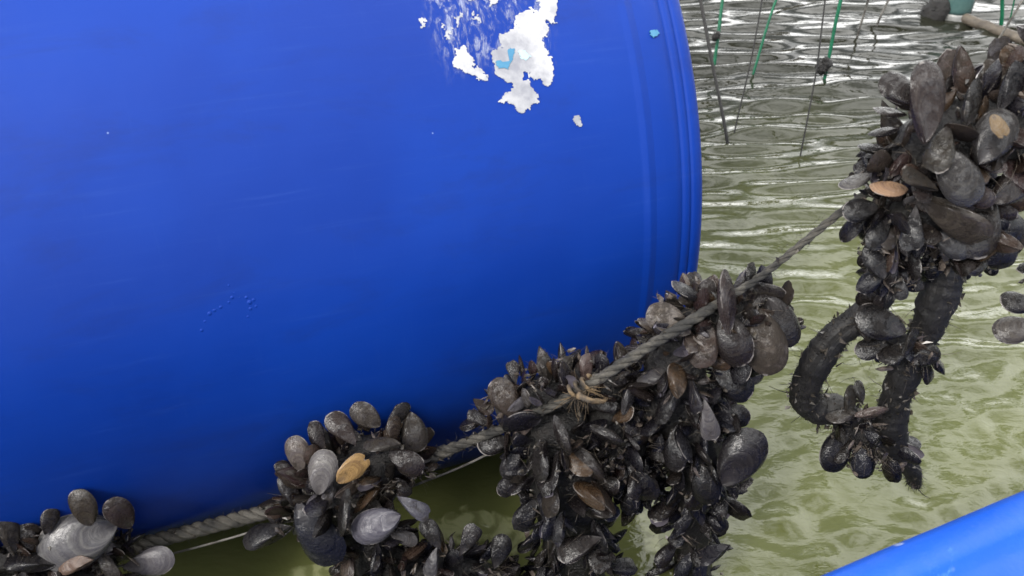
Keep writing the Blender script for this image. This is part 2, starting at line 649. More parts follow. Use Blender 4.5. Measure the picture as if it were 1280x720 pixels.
def patch(polys, holes, name, mat, cell=0.0006, thick=0.0005, label=None, lift=0.0, fray=0.0026, seed=0, parent=None):
    """torn label: cells of the drum's skin inside a ragged outline, with thickness"""
    P = [[b_hit(*p) for p in poly] for poly in polys]
    P = [np.array([(s, t * BR) for s, t in poly]) for poly in P]
    H = [np.array([(s, t * BR) for s, t in [b_hit(*p) for p in poly]]) for poly in holes]
    allp = np.concatenate(P)
    lo, hi = allp.min(0) - .004, allp.max(0) + .004
    nx, ny = int((hi[0] - lo[0]) / cell), int((hi[1] - lo[1]) / cell)
    gx = lo[0] + (np.arange(nx) + .5) * cell
    gy = lo[1] + (np.arange(ny) + .5) * cell
    X, Y = np.meshgrid(gx, gy)
    DX, DY = np.zeros_like(X), np.zeros_like(X)
    for j in range(ny):
        for i in range(nx):
            v = Vector((X[j, i] * 130 + seed * 9, Y[j, i] * 130, 0))
            DX[j, i] = fray * (noise.noise(v) + .6 * noise.noise(v * 2.7) + .4 * noise.noise(v * 6))
            DY[j, i] = fray * (noise.noise(v + Vector((50, 0, 3))) + .6 * noise.noise(v * 2.7 + Vector((9, 9, 9))) + .4 * noise.noise(v * 6 + Vector((3, 0, 0))))
    A, B = X + DX, Y + DY

    def inside(poly):
        r = np.zeros(A.shape, bool)
        x1, y1 = poly[:, 0], poly[:, 1]
        x2, y2 = np.roll(x1, -1), np.roll(y1, -1)
        for a, b, c, d in zip(x1, y1, x2, y2):
            cnd = ((b > B) != (d > B)) & (A < (c - a) * (B - b) / (d - b + 1e-12) + a)
            r ^= cnd
        return r
    m = np.zeros(A.shape, bool)
    for p in P:
        m |= inside(p)
    for p in H:
        m &= ~inside(p)
    vid, vs, fs = {}, [], []

    def vert(j, i, top):
        k = (j, i, top)
        if k not in vid:
            vid[k] = len(vs)
            s, t = lo[0] + i * cell, lo[1] + j * cell
            w = noise.noise(Vector((s * 90, t * 90, 4 + seed))) * 0.4 + 1
            vs.append(b_pt(s, t / BR, BR + lift + (thick * w if top else -0.0004)))
        return vid[k]
    for j in range(ny):
        for i in range(nx):
            if not m[j, i]:
                continue
            fs.append((vert(j, i, 1), vert(j, i + 1, 1), vert(j + 1, i + 1, 1), vert(j + 1, i, 1)))
            for dj, di, e in ((-1, 0, ((j, i), (j, i + 1))), (1, 0, ((j + 1, i + 1), (j + 1, i))), (0, -1, ((j + 1, i), (j, i))), (0, 1, ((j, i + 1), (j + 1, i + 1)))):
                jj, ii = j + dj, i + di
                if not (0 <= jj < ny and 0 <= ii < nx and m[jj, ii]):
                    a, b = e
                    fs.append((vert(a[0], a[1], 0), vert(b[0], b[1], 0), vert(b[0], b[1], 1), vert(a[0], a[1], 1)))
    if not fs:
        return None
    o = mesh_obj(name, vs, fs, mat, parent or barrel, False)
    if label:
        o['label'] = label
    return o


def zp(*pts):
    """outline noted on the 3x enlargement of the drum's upper right"""
    return [(480 + x / 3.0, y / 3.0) for x, y in pts]


scrap = patch([zp((490, 60), (540, 38), (580, 45), (575, -30), (655, -60), (648, 70), (630, 90), (605, 75), (612, 120), (600, 150), (605, 190), (622, 215), (625, 290), (618, 330),
          (600, 320), (590, 300), (572, 300), (555, 285), (545, 295), (560, 330), (570, 360), (590, 385), (560, 395), (520, 418), (490, 400), (460, 385), (430, 365),
          (480, 345), (490, 320), (450, 300), (425, 270), (405, 235), (415, 190), (440, 165), (430, 125), (470, 125), (488, 100))],
      [zp((515, 270), (540, 270), (548, 300), (525, 305))], 'label_remnant', M_LABEL, label='largest torn white scrap of label', seed=1)
patch([zp((265, 180), (300, 165), (320, 200), (345, 245), (385, 270), (388, 300), (350, 300), (330, 282), (300, 275), (270, 245))], [zp((325, 235), (348, 245), (340, 262))],
      'label_remnant', M_LABEL, label='narrow white scrap of label left of the largest', seed=2)
patch([zp((380, -40), (425, -40), (420, 20), (385, 22)), zp((300, -40), (345, -40), (350, 12), (300, 12))], [], 'label_remnant', M_LABEL, seed=3, fray=.004)
patch([zp((708, 432), (730, 430), (738, 455), (745, 475), (730, 474), (708, 455))], [], 'paint_fleck', M_LABEL, fray=.0012, seed=4)
patch([zp((135, 70), (160, 75), (165, 100), (140, 105)), zp((225, 95), (240, 100), (240, 150), (222, 155)), zp((265, 60), (285, 65), (280, 100), (270, 100)),
       zp((340, 45), (358, 50), (350, 75), (338, 70))], [], 'label_remnant', M_LABEL, fray=.0045, seed=5, thick=.0003)
patch([zp((1000, 112), (1025, 110), (1030, 128), (1012, 142), (996, 132))], [], 'paint_fleck', M_LABEL_BLUE, fray=.0012, seed=6)
patch([zp((420, 235), (462, 228), (465, 180), (485, 178), (478, 215), (466, 262), (430, 258))], [], 'label_print', M_LABEL_BLUE, fray=.0015, seed=7, lift=.0006, thick=.0003, parent=scrap)
patch([zp((505, 190), (530, 192), (552, 215), (530, 222), (508, 210))], [], 'label_print', simple_noise_mat('label_print_pale', (0.26, 0.38, 0.42), (0.34, 0.42, 0.45), 60, (0.5, .7), 0), fray=.0015, seed=8, lift=.0006, thick=.0003, parent=scrap)

# thin smear of glue round the label
def smear_material():
    m, nt, b = new_mat('glue_smear')
    q = NT(nt)
    tc = q.n('TexCoord')
    P = tc.outputs['UV']
    n = q.noise(q.mapping(P, (60, 22, 1), rot=(0, 0, 0.2)), 3.0, 8, 0.72, 1.2)
    e = q.n('SeparateXYZ')
    q.link(P, e.inputs[0])
    u, v = e.outputs[0], e.outputs[1]
    ed = q.math('MULTIPLY', q.math('MULTIPLY', q.step(u, 0.0, 0.012), q.step(u, 0.085, 0.07)), q.math('MULTIPLY', q.step(v, 0.0, 0.03), 1.0))
    a = q.math('MULTIPLY', q.math('MULTIPLY', q.step(n, 0.47, 0.68), ed), 0.75)
    b.inputs['Base Color'].default_value = (0.22, 0.25, 0.37, 1)
    b.inputs['Roughness'].default_value = 0.6
    q.link(a, b.inputs['Alpha'])
    return m


(s_r, t_b), (s_l, t_t) = b_hit(712, 92), b_hit(508, -40)
vs, fs, uvs = [], [], []
for j in range(24):
    for i in range(24):
        s, t = s_r + (s_l - s_r) * i / 23, t_b + (t_t - t_b) * j / 23
        vs.append(b_pt(s, t, BR + 0.0003))
        uvs.append(((s - s_r) * 0.085 / (s_l - s_r), (t - t_b) * BR))
for j in range(23):
    for i in range(23):
        fs.append((j * 24 + i, j * 24 + i + 1, j * 24 + i + 25, j * 24 + i + 24))
mesh_obj('glue_smear', vs, fs, smear_material(), barrel, True, uvs)


def blob(mb, c, r, n, flat=0.5, up=None):
    z = up or B_N
    x = z.orthogonal().normalized()
    y = z.cross(x)
    vs, fs = [], []
    for i in range(4):
        a = PI / 2 * i / 3
        for k in range(8):
            b = 2 * PI * k / 8
            vs.append(c + (x * math.cos(b) + y * math.sin(b)) * r * math.cos(a) + z * r * flat * math.sin(a))
    for i in range(3):
        for k in range(8):
            fs.append((i * 8 + k, i * 8 + (k + 1) % 8, (i + 1) * 8 + (k + 1) % 8, (i + 1) * 8 + k))
    mb.add(vs, fs)


mb = MB()
for px, py, r in ((252, 413, 3), (256, 402, 2.5), (262, 392, 3.5), (268, 388, 3), (276, 384, 3), (286, 378, 2.5), (290, 372, 3), (293, 366, 2), (286, 357, 2.5), (300, 372, 2), (308, 372, 3),
                  (312, 378, 4), (317, 375, 3), (313, 386, 3), (320, 383, 2.5), (310, 396, 2.5), (304, 402, 2)):
    s, t = b_hit(px, py)
    nrm = B_N * math.cos(t) + B_U * math.sin(t)
    blob(mb, b_pt(s, t, BR - .0003), r * .00042, 8, 0.45, nrm)
o = mb.build('plastic_drip', M_BARREL, barrel)
tag(o, 'raised squiggle of little blue blisters', kind='stuff')

# ------------------------------------------------------------------ ropes
R_PTS = [(-120, 745, .300), (0, 724, .312), (160, 685, .338), (250, 661, .350), (350, 635, .358), (440, 606, .364), (530, 574, .370), (640, 530, .364), (720, 491, .357),
         (800, 440, .364), (870, 397, .376), (950, 346, .400), (1050, 266, .405), (1110, 222, .41), (1180, 165, .415), (1250, 105, .42), (1330, 50, .425), (1420, -10, .43)]
RP = [at(*p) for p in R_PTS]
rope_path = spline(RP, 26)


def thin_at(p):
    return (1 - .36 * min(max((p.x - RP[6].x) / .03, 0), 1)) * (1 - .30 * min(max((p.x - RP[10].x) / (RP[11].x - RP[10].x), 0), 1))


def twisted(root, path, R, pitch, mat, nstr=3, name='strand', hair=None):
    fr = frames(path)
    L = [0]
    for i in range(1, len(path)):
        L.append(L[-1] + (path[i] - path[i - 1]).length)
    for k in range(nstr):
        pp = []
        for i, p in enumerate(path):
            a = 2 * PI * (L[i] / pitch + k / nstr)
            wob = 1 + .12 * noise.noise(p * 60 + Vector((k * 9, 0, 0)))
            pp.append(p + (fr[i][1] * math.cos(a) + fr[i][2] * math.sin(a)) * R * .5 * wob * thin_at(p))
        mb = MB()
        tube(mb, pp, lambda t: R * .56 * thin_at(pp[min(int(t * (len(pp) - 1) + .5), len(pp) - 1)]), 9, 0.05, k)
        mb.build(name, mat, root)
    if hair:
        mb = MB()
        for i in range(hair):
            j = random.randrange(len(path))
            a = random.uniform(0, 6.28)
            d = fr[j][1] * math.cos(a) + fr[j][2] * math.sin(a)
            thread(mb, path[j] + d * R * .9, d + fr[j][0] * random.uniform(-1.5, 1.5), random.uniform(.002, .006), .00012, 1.2, 3)
        tag(mb.build('loose_fibre', mat, root), kind='stuff')


def resample(path, step):
    out = [path[0]]
    acc = 0
    for a, b in zip(path, path[1:]):
        l = (b - a).length
        while acc + l >= step:
            t = (step - acc) / l
            a = a + (b - a) * t
            out.append(a)
            l = (b - a).length
            acc = 0
        acc += l
    return out


rope_path = resample(rope_path, 0.0016)
main_rope = empty('mooring_rope', RP[3], 'thick grey twisted rope slung along the front of the blue barrel', 'rope')
twisted(main_rope, rope_path, 0.0052, 0.025, M_ROPE, 3, 'strand', 900)
mb = MB()
for _ in range(420):
    p = random.choice(rope_path)
    d = Vector((random.gauss(0, 1), random.gauss(0, 1), random.gauss(0, 1))).normalized()
    c = p + d * .0048 * thin_at(p)
    l = random.uniform(.0008, .0028)
    mb.add([c + Vector((random.gauss(0, .5), random.gauss(0, .5), random.gauss(0, .5))) * l for _ in range(4)], [(0, 1, 2), (0, 3, 1), (1, 3, 2), (0, 2, 3)])
tag(mb.build('silt_crust', M_CRUST, main_rope, smooth=False), kind='stuff')
# tan wrapping tied round the rope
for (px, py, Y, dx, dy, wr, n) in ((728, 484, .3575, 24, -13, .0046, 3),):
    p0, p1 = at(px - dx / 2, py - dy / 2, Y), at(px + dx / 2, py + dy / 2, Y)
    ax = (p1 - p0).normalized()
    u = ax.orthogonal().normalized()
    v = ax.cross(u)
    path = []
    for i in range(n * 18 + 1):
        a = 2 * PI * i / 18
        t = i / (n * 18)
        path.append(p0 + (p1 - p0) * t + (u * math.cos(a) + v * math.sin(a)) * wr * (1 + .08 * math.sin(i * .7)))
    mb = MB()
    tube(mb, path, 0.0013, 7, .3)
    mb.build('lashing', M_LASH, main_rope)
    p = at(744, 500, Y - .002)
    mb = MB()
    tube(mb, spline([at(722, 494, Y - .009), at(735, 500, Y - .013), at(752, 502, Y - .011), at(758, 499, Y - .006)], 6), lambda t: .0024 * (1 - .6 * t), 8, .45, 3)
    for _ in range(46):
        thread(mb, p0 + (p1 - p0) * random.random() + Vector((0, -.004, 0)), Vector((random.gauss(0, 1), random.gauss(-.6, .5), random.gauss(-.4, .8))), random.uniform(.006, .018), .00032, 1.2, 4)
    mb.build('knot', M_LASH, main_rope)

thin = spline([at(-60, 752, .304), at(60, 728, .316), at(215, 692, .338), at(290, 672, .345), at(350, 654, .352), at(430, 640, .358), at(525, 604, .366), at(580, 582, .371), at(640, 552, .374), at(700, 520, .378)], 12)
thin_cord = empty('thin_cord', thin[20], 'thin pale cord sagging just under the thick twisted rope', 'cord')
mb = MB()
tube(mb, resample(thin, .003), .0008, 6, .1)
mb.build('cord_line', M_CORD, thin_cord)

# ------------------------------------------------------------------ mussels
def mussel_mesh(idx, W, H, asym, curve, point, K=10, N=26, jagamp=1.0, one=False):
    rnd = random.Random(idx)
    skew = rnd.uniform(.72, 1.25)
    vs, fs, uvs, mats = [], [], [], []
    sd = rnd.uniform(0, 90)
    for side, inner in (((1, 0), (1, 1)) if one else ((1, 0), (-1, 0))):
        base = len(vs)
        for i in range(K + 1):
            r = i / K
            rs = r ** 0.9
            for k in range(N + 1):
                a = k / N
                x = (1 - math.cos(2 * PI * a)) / 2
                y = W * math.sin(2 * PI * a) * (max(x, 1e-4) ** point)
                y *= (1 + asym) if y > 0 else (1 - asym)
                jag = 1 + jagamp * (.035 * noise.noise(Vector((a * 7, sd, 3))) + .02 * noise.noise(Vector((a * 19, sd, 7)))) * r ** 3
                x2 = (x + .03 * noise.noise(Vector((a * 5, sd, 0)))) * jag
                y *= jag
                y += -curve * 4 * x * (1 - x) * .25
                px, py = x2 * rs, y * rs
                sn = max(math.sin(PI * a ** skew), 0)
                z = 2.0 * H * rs ** .75 * max(1 - rs ** 2.8, 0) ** 1.1 * sn ** .7
                z += .0022 * math.sin(r * 44 + sd) * (r * (1 - r) * 4) * sn
                z += .014 * noise.noise(Vector((px * 4, py * 4, sd + side * 5))) * (1 - r) * r * 4
                vs.append((px, py, z * .84 - .004 if inner else side * (z + .0012)))
                uvs.append((r, a))
        for i in range(K):
            for k in range(N):
                f = (base + i * (N + 1) + k, base + i * (N + 1) + k + 1, base + (i + 1) * (N + 1) + k + 1, base + (i + 1) * (N + 1) + k)
                fs.append(f if side < 0 or inner else f[::-1])
                mats.append(inner)
    me = bpy.data.meshes.new('mussel')
    me.from_pydata(vs, [], fs)
    l = me.uv_layers.new(name='UVMap')
    for lp in me.loops:
        l.data[lp.index].uv = uvs[lp.vertex_index]
    me.polygons.foreach_set('use_smooth', [True] * len(me.polygons))
    me.materials.append(M_MUSSEL)
    if one:
        me.materials.append(M_NACRE)
        me.polygons.foreach_set('material_index', mats)
    return me


MESHES = []
_r = random.Random(3)
for i in range(14):
    MESHES.append(mussel_mesh(i, _r.uniform(.30, .42), _r.uniform(.075, .135), _r.uniform(.05, .28), _r.uniform(0, .25), _r.uniform(.45, 1.0), jagamp=_r.choice((1, 1, 1.6, 2.6))))
ROUND = [mussel_mesh(20 + i, _r.uniform(.36, .42), _r.uniform(.12, .16), _r.uniform(.0, .15), 0.04, .22) for i in range(3)]
VALVE = mussel_mesh(40, .33, .13, .1, .05, .1, jagamp=7.0, one=True)

VALVES = [mussel_mesh(50 + i, _r.uniform(.27, .35), _r.uniform(.09, .13), .15, .08, .4, jagamp=_r.choice((1, 2.5, 4)), one=True) for i in range(4)]


def darken(c, k):
    return tuple(x * k for x in c)


PAL_WET = [(.0035, .0035, .0062), (.002, .002, .0045), (.005, .004, .0048), (.006, .0045, .0042), (.003, .0038, .009)]
PAL_DRY = [(.014, .008, .006), (.028, .017, .012), (.008, .0052, .005), (.030, .022, .017), (.006, .0045, .005), (.017, .009, .0085), (.0045, .0036, .004), (.006, .0055, .009), (.034, .020, .010)]
PAL_GREY = [(.055, .052, .055), (.07, .065, .062)]


def put_mussel(parent, loc, xdir, zdir, length, color, mud, mesh=None, name='mussel', label=None, widen=1.0, thick=1.0):
    me = mesh or random.choice(MESHES)
    o = bpy.data.objects.new(name, me)
    COL.objects.link(o)
    x = Vector(xdir).normalized()
    z = Vector(zdir)
    z = (z - x * z.dot(x))
    z = z.normalized() if z.length > 1e-4 else x.orthogonal().normalized()
    y = z.cross(x)
    R = Matrix((x, y, z)).transposed().to_4x4()
    sc = Matrix.Diagonal((length, length * widen, length * thick, 1))
    o.parent = parent
    o.matrix_basis = Matrix.Translation(Vector(loc) - parent.location) @ R @ sc
    o.color = tuple(color) + (mud,)
    if label:
        o['label'] = label
    return o


def hero(parent, px, py, Y, lpx, ang, color, mud=.3, roll=0, tilt=0, mesh=None, label=None, widen=1.0, thick=1.0, mb=None):
    """shell centred on a spot; ang = way the blunt end points (degrees, up = 90), roll turns the flank away, tilt leans the blunt end to the viewer"""
    c = at(px, py, Y)
    a, r, t = math.radians(ang), math.radians(roll), math.radians(tilt)
    d = (RIGHT * math.cos(a) + UP * math.sin(a)) * math.cos(t) - FWD * math.sin(t)
    side = d.cross(-FWD).normalized()
    nz = (-FWD * math.cos(r) + side * math.sin(r))
    L = lpx * mpp(px, py, Y)
    color = darken(color, .74 if label else .40)
    o = put_mussel(parent, c - d * L * .5, d, nz, L, color, mud, mesh, label=label, widen=widen, thick=thick)
    return c, L


def clump(name, label, cores, heroes, n, lens, group='mussel clumps on the farm ropes', wet=0.0, seed=0, up=0.0, keep_y=None, threads=160, spacing=.34):
    """cores: list of (path [(px, py, Y, radius_px)...]); mussels radiate from the core surface"""
    rnd = random.Random(seed)
    random.seed(seed + 100)
    px0, py0, Y0, _ = cores[0][0]
    root = empty(name, at(px0, py0, Y0), label, 'mussel clump', group)
    centres = []
    for h in heroes:
        c, L = hero(root, *h[:7], **(h[7] if len(h) > 7 else {}))
        centres.append((c, L * .24))
    surf, solid = [], []
    rope_probe = [p_ for p_ in rope_path[::4] if RP[6].x < p_.x < RP[10].x]
    mbc = MB()
    for ci, core in enumerate(cores):
        pts = [at(a, b, Y) for a, b, Y, r in core]
        rad = [r * mpp(a, b, Y) for a, b, Y, r in core]
        path = spline(pts, 8)
        rr = [rad[min(int(i / 8), len(rad) - 1)] * (1 - (i % 8) / 8) + rad[min(int(i / 8) + 1, len(rad) - 1)] * (i % 8) / 8 for i in range(len(path))]
        tube(mbc, path, lambda t: rr[min(int(round(t * (len(path) - 1))), len(path) - 1)] * .86, 14, .14, ci + seed)
        fr = frames(path)
        for _ in range(n * 14):
            i = rnd.randrange(len(path)) if rnd.random() > .16 else rnd.choice((0, len(path) - 1))
            a = rnd.uniform(0, 2 * PI)
            e = 0
            if i in (0, len(path) - 1):
                e = rnd.uniform(0, 3) * (-1 if i == 0 else 1)
            d = (fr[i][1] * math.cos(a) + fr[i][2] * math.sin(a) + fr[i][0] * e).normalized()
            surf.append((path[i] + d * rr[i], d, fr[i][0], core))
        solid.append((core, path, rr))
    surf = [q_ for q_ in surf if not any(c_ is not q_[3] and any((q_[0] - a_).length < r_ * .86 for a_, r_ in zip(p_, k_)) for c_, p_, k_ in solid)]
    o = mbc.build('byssus_mat', M_CORE, root)
    rnd.shuffle(surf)
    made = 0
    mbt = MB()
    for p, d, ax, core in surf:
        if made >= n:
            break
        if d.dot(FWD) > .2 and rnd.random() < .82:
            continue
        L = rnd.uniform(*lens) * rnd.choice((1, 1, 1, 1.1, .8, .6))
        q = p + d * L * .3
        if any((q - c).length < max(s, spacing * L) for c, s in centres):
            continue
        if q.z < 0.004:
            continue
        if any((q - r_).length < .0072 for r_ in rope_probe):
            continue
        lowness = 1 if wet >= 1 else max(0, min(1, wet + (cores[0][0][2] * 0) + (root.location.z - q.z) / .07))
        dirn = (d * rnd.uniform(.7, 1.2) + Vector((0, 0, 1)) * (up * (1 - lowness) - .45 * lowness) + Vector((rnd.gauss(0, .55), rnd.gauss(0, .55), rnd.gauss(0, .55)))).normalized()
        if dirn.dot(d) < .2:
            dirn = (dirn + d * (.45 - dirn.dot(d))).normalized()
        zd = dirn.cross(Vector((rnd.gauss(0, 1), rnd.gauss(0, 1), rnd.gauss(0, 1))))
        if rnd.random() < .30:       # lie flank outwards
            dirn = (dirn + ax * rnd.choice((-1, 1)) * rnd.uniform(.5, 1.5) + d * .35).normalized()
            zd = d + Vector((rnd.gauss(0, .35), rnd.gauss(0, .35), rnd.gauss(0, .35)))
        if rnd.random() < lowness:
            col, mud = rnd.choice(PAL_WET), rnd.uniform(0, .38)
        else:
            col, mud = rnd.choice(PAL_DRY), rnd.uniform(.2, .75)
            if rnd.random() < .07:
                col = rnd.choice(PAL_GREY)
        k = rnd.uniform(.8, 1.25)
        random.seed(seed * 1000 + made)
        gaping = rnd.random() < .10
        foot = p - d * L * rnd.uniform(.0, .30)
        if rnd.random() < .28:      # beak outwards
            foot, dirn = foot + dirn * L * .95, -dirn
        o = put_mussel(root, foot, dirn, zd, L, darken(col, k), mud, random.choice(VALVES if gaping else MESHES + ROUND[:1]), widen=rnd.uniform(.85, 1.12), thick=rnd.uniform(.75, 1.2))
        if gaping:      # the other half, hinged open at the beak
            h = o.copy()
            h.name = 'valve'
            COL.objects.link(h)
            h.parent = o
            h.matrix_parent_inverse = Matrix.Identity(4)
            h.matrix_basis = Matrix.Rotation(math.radians(rnd.uniform(8, 26)), 4, 'Y') @ Matrix.Diagonal((1, 1, -1, 1))
            o.rotation_mode = h.rotation_mode = 'XYZ'
        centres.append((q, 0))
        made += 1
        for _ in range(rnd.choice((0, 1, 1, 2))):
            thread(mbt, p + d * L * .1, d + Vector((rnd.gauss(0, .8), rnd.gauss(0, .8), rnd.gauss(0, .8))), rnd.uniform(.3, .8) * L, .00016, 1.0, 4)
    for _ in range(threads):
        p, d, ax, core = rnd.choice(surf)
        thread(mbt, p, d + Vector((rnd.gauss(0, .6), rnd.gauss(0, .6), rnd.gauss(0, .6))), rnd.uniform(.006, .022), rnd.uniform(.00012, .00030), 1.2, 5)
    tag(mbt.build('byssus_thread', M_THREAD, root), kind='stuff')
    # slivers of broken shell and crust lodged between the shells
    for nm, mat, cnt, lo_, hi_ in (('shell_fragment', M_CHIP, int(threads * .9), .003, .013), ('silt_crust', M_CRUST, int(threads * 1.2), .0015, .005)):
        mbf = MB()
        for _ in range(cnt):
            p, d, ax, core = rnd.choice(surf)
            c = p + d * rnd.uniform(0, .012)
            x = Vector((rnd.gauss(0, 1), rnd.gauss(0, 1), rnd.gauss(0, 1))).normalized()
            y = x.cross(Vector((rnd.gauss(0, 1), rnd.gauss(0, 1), rnd.gauss(0, 1)))).normalized()
            z = x.cross(y)
            l, wd, th = rnd.uniform(lo_, hi_), rnd.uniform(.25, .7), rnd.uniform(.06, .2)
            if nm == 'silt_crust':
                wd, th = rnd.uniform(.6, 1), rnd.uniform(.5, .9)
            ring_ = [(1, 0), (.45, .5 * wd), (-.5, .6 * wd), (-1, .1), (-.6, -.55 * wd), (.4, -.45 * wd)]
            ring_ = [(a * rnd.uniform(.75, 1.2), b * rnd.uniform(.7, 1.3)) for a, b in ring_]
            vs = [c + (x * a + y * b) * l * .5 for a, b in ring_] + [c + z * l * th * .5, c - z * l * th * .5]
            mbf.add(vs, [(i, (i + 1) % 6, 6) for i in range(6)] + [((i + 1) % 6, i, 7) for i in range(6)])
        tag(mbf.build(nm, mat, root, smooth=False), kind='stuff')
    return root


# ---- A: lower left corner
clump('mussel_clump', 'muddy mussel clump in the lower left corner led by a big pale grey shell',
      [[(-60, 712, .302, 22), (40, 692, .308, 22), (120, 690, .320, 18), (165, 692, .330, 8)], [(-40, 745, .294, 26), (60, 728, .300, 24), (130, 735, .306, 20)]],
      [(98, 676, .310, 96, 200, (0.1, 0.0975, 0.095), .25, dict(widen=1.15, tilt=15, mesh=ROUND[0], label='large smooth pale grey mussel')),
       (106, 634, .316, 54, 100, (0.055, 0.0425, 0.03), .4, dict(mesh=ROUND[1], tilt=20)),
       (151, 641, .318, 52, 110, (0.035, 0.0225, 0.0225), .5, dict(mesh=ROUND[1], tilt=30, roll=15)),
       (186, 704, .318, 66, 8, (0.095, 0.09, 0.0925), .1, dict(label='pale pointed mussel lying to the right', widen=.95)),
       (34, 668, .308, 44, 110, (0.015, 0.011, 0.011), .2, dict(roll=20)),
       (62, 652, .312, 36, 70, (0.03, 0.025, 0.025), .5, dict(roll=40)),
       (12, 668, .304, 56, 100, (0.04, 0.035, 0.033), .6, dict(roll=55)),
       (95, 704, .298, 46, 190, (0.13, 0.085, 0.06), .1, dict(roll=25, label='small salmon brown mussel')),
       (40, 702, .298, 62, 170, (0.015, 0.014, 0.016), .2, dict(roll=60)),
       (134, 706, .304, 46, 300, (0.06, 0.0525, 0.045), .5, dict(roll=10)),
       (75, 718, .296, 52, 250, (0.05, 0.03, 0.0275), .4, dict(roll=15))],
      110, (.014, .026), seed=1, up=.35, threads=70)

# ---- B: second clump
clump('mussel_clump', 'brown topped mussel clump left of centre with an orange shell flake',
      [[(378, 632, .358, 20), (430, 596, .360, 42), (478, 574, .362, 38), (512, 580, .366, 16)], [(430, 600, .352, 40), (455, 660, .345, 36), (480, 745, .340, 38)],
       [(470, 705, .338, 26), (560, 712, .340, 26), (630, 728, .345, 20)]],
      [(372, 567, .352, 48, 100, (0.1, 0.0825, 0.07), .45, dict(mesh=ROUND[0], tilt=10, label='upright tan grey mussel on the clump shoulder')),
       (404, 590, .338, 58, 80, (0.12, 0.1125, 0.105), .35, dict(mesh=ROUND[1], label='mottled pale grey mussel beside the orange flake')),
       (441, 587, .328, 50, 40, (0.30, 0.185, 0.07), .35, dict(label='orange yellow broken shell flake', thick=.45, roll=25, mesh=VALVE)),
       (458, 519, .362, 46, 140, (0.105, 0.09, 0.075), .5, dict(mesh=ROUND[1], tilt=20)),
       (428, 537, .355, 54, 130, (0.0375, 0.025, 0.0225), .4, dict(roll=20)),
       (398, 545, .358, 40, 110, (0.025, 0.0175, 0.0175), .3, dict(roll=30)),
       (497, 521, .366, 44, 50, (0.035, 0.0325, 0.0325), .4, dict(roll=45)),
       (518, 540, .362, 52, 280, (0.055, 0.0475, 0.04), .5, dict(mesh=ROUND[0], roll=-15)),
       (490, 540, .356, 44, 75, (0.06, 0.0425, 0.03), .4, dict(roll=50)),
       (508, 577, .348, 50, 330, (0.0275, 0.019, 0.018), .2, dict(mesh=ROUND[0])),
       (478, 556, .345, 48, 180, (0.065, 0.0575, 0.0475), .6, dict(roll=60)),
       (470, 655, .318, 66, 200, (0.085, 0.0825, 0.0975), .12, dict(roll=12, mesh=ROUND[1], label='smooth lilac grey mussel low in the clump')),
       (516, 634, .326, 50, 325, (0.10, 0.10, 0.125), .45, dict(roll=-32, mesh=MESHES[4])),
       (396, 664, .326, 98, 300, (0.005, 0.0065, 0.013), .0, dict(roll=10, mesh=MESHES[2], widen=1.05, label='big glossy blue black mussel hanging at the left')),
       (336, 667, .345, 66, 195, (0.01, 0.01, 0.012), .1, dict(roll=35, label='dark mussel pointing left under the rope')),
       (365, 615, .352, 56, 110, (0.015, 0.012, 0.015), .4, dict(roll=30)),
       (360, 588, .362, 36, 150, (0.025, 0.02, 0.02), .4, dict(roll=20)),
       (430, 640, .320, 60, 260, (0.011, 0.01, 0.011), .4, dict(roll=65)),
       (540, 668, .330, 44, 120, (0.01, 0.009, 0.011), .2, {}),
       (585, 676, .332, 46, 60, (0.012, 0.01, 0.012), .3, {}),
       (540, 702, .322, 42, 250, (0.08, 0.0775, 0.085), .2, dict(roll=20)),
       (625, 690, .338, 46, 70, (0.008, 0.008, 0.01), .2, {})],
      275, (.014, .027), seed=2, up=.4, threads=200)

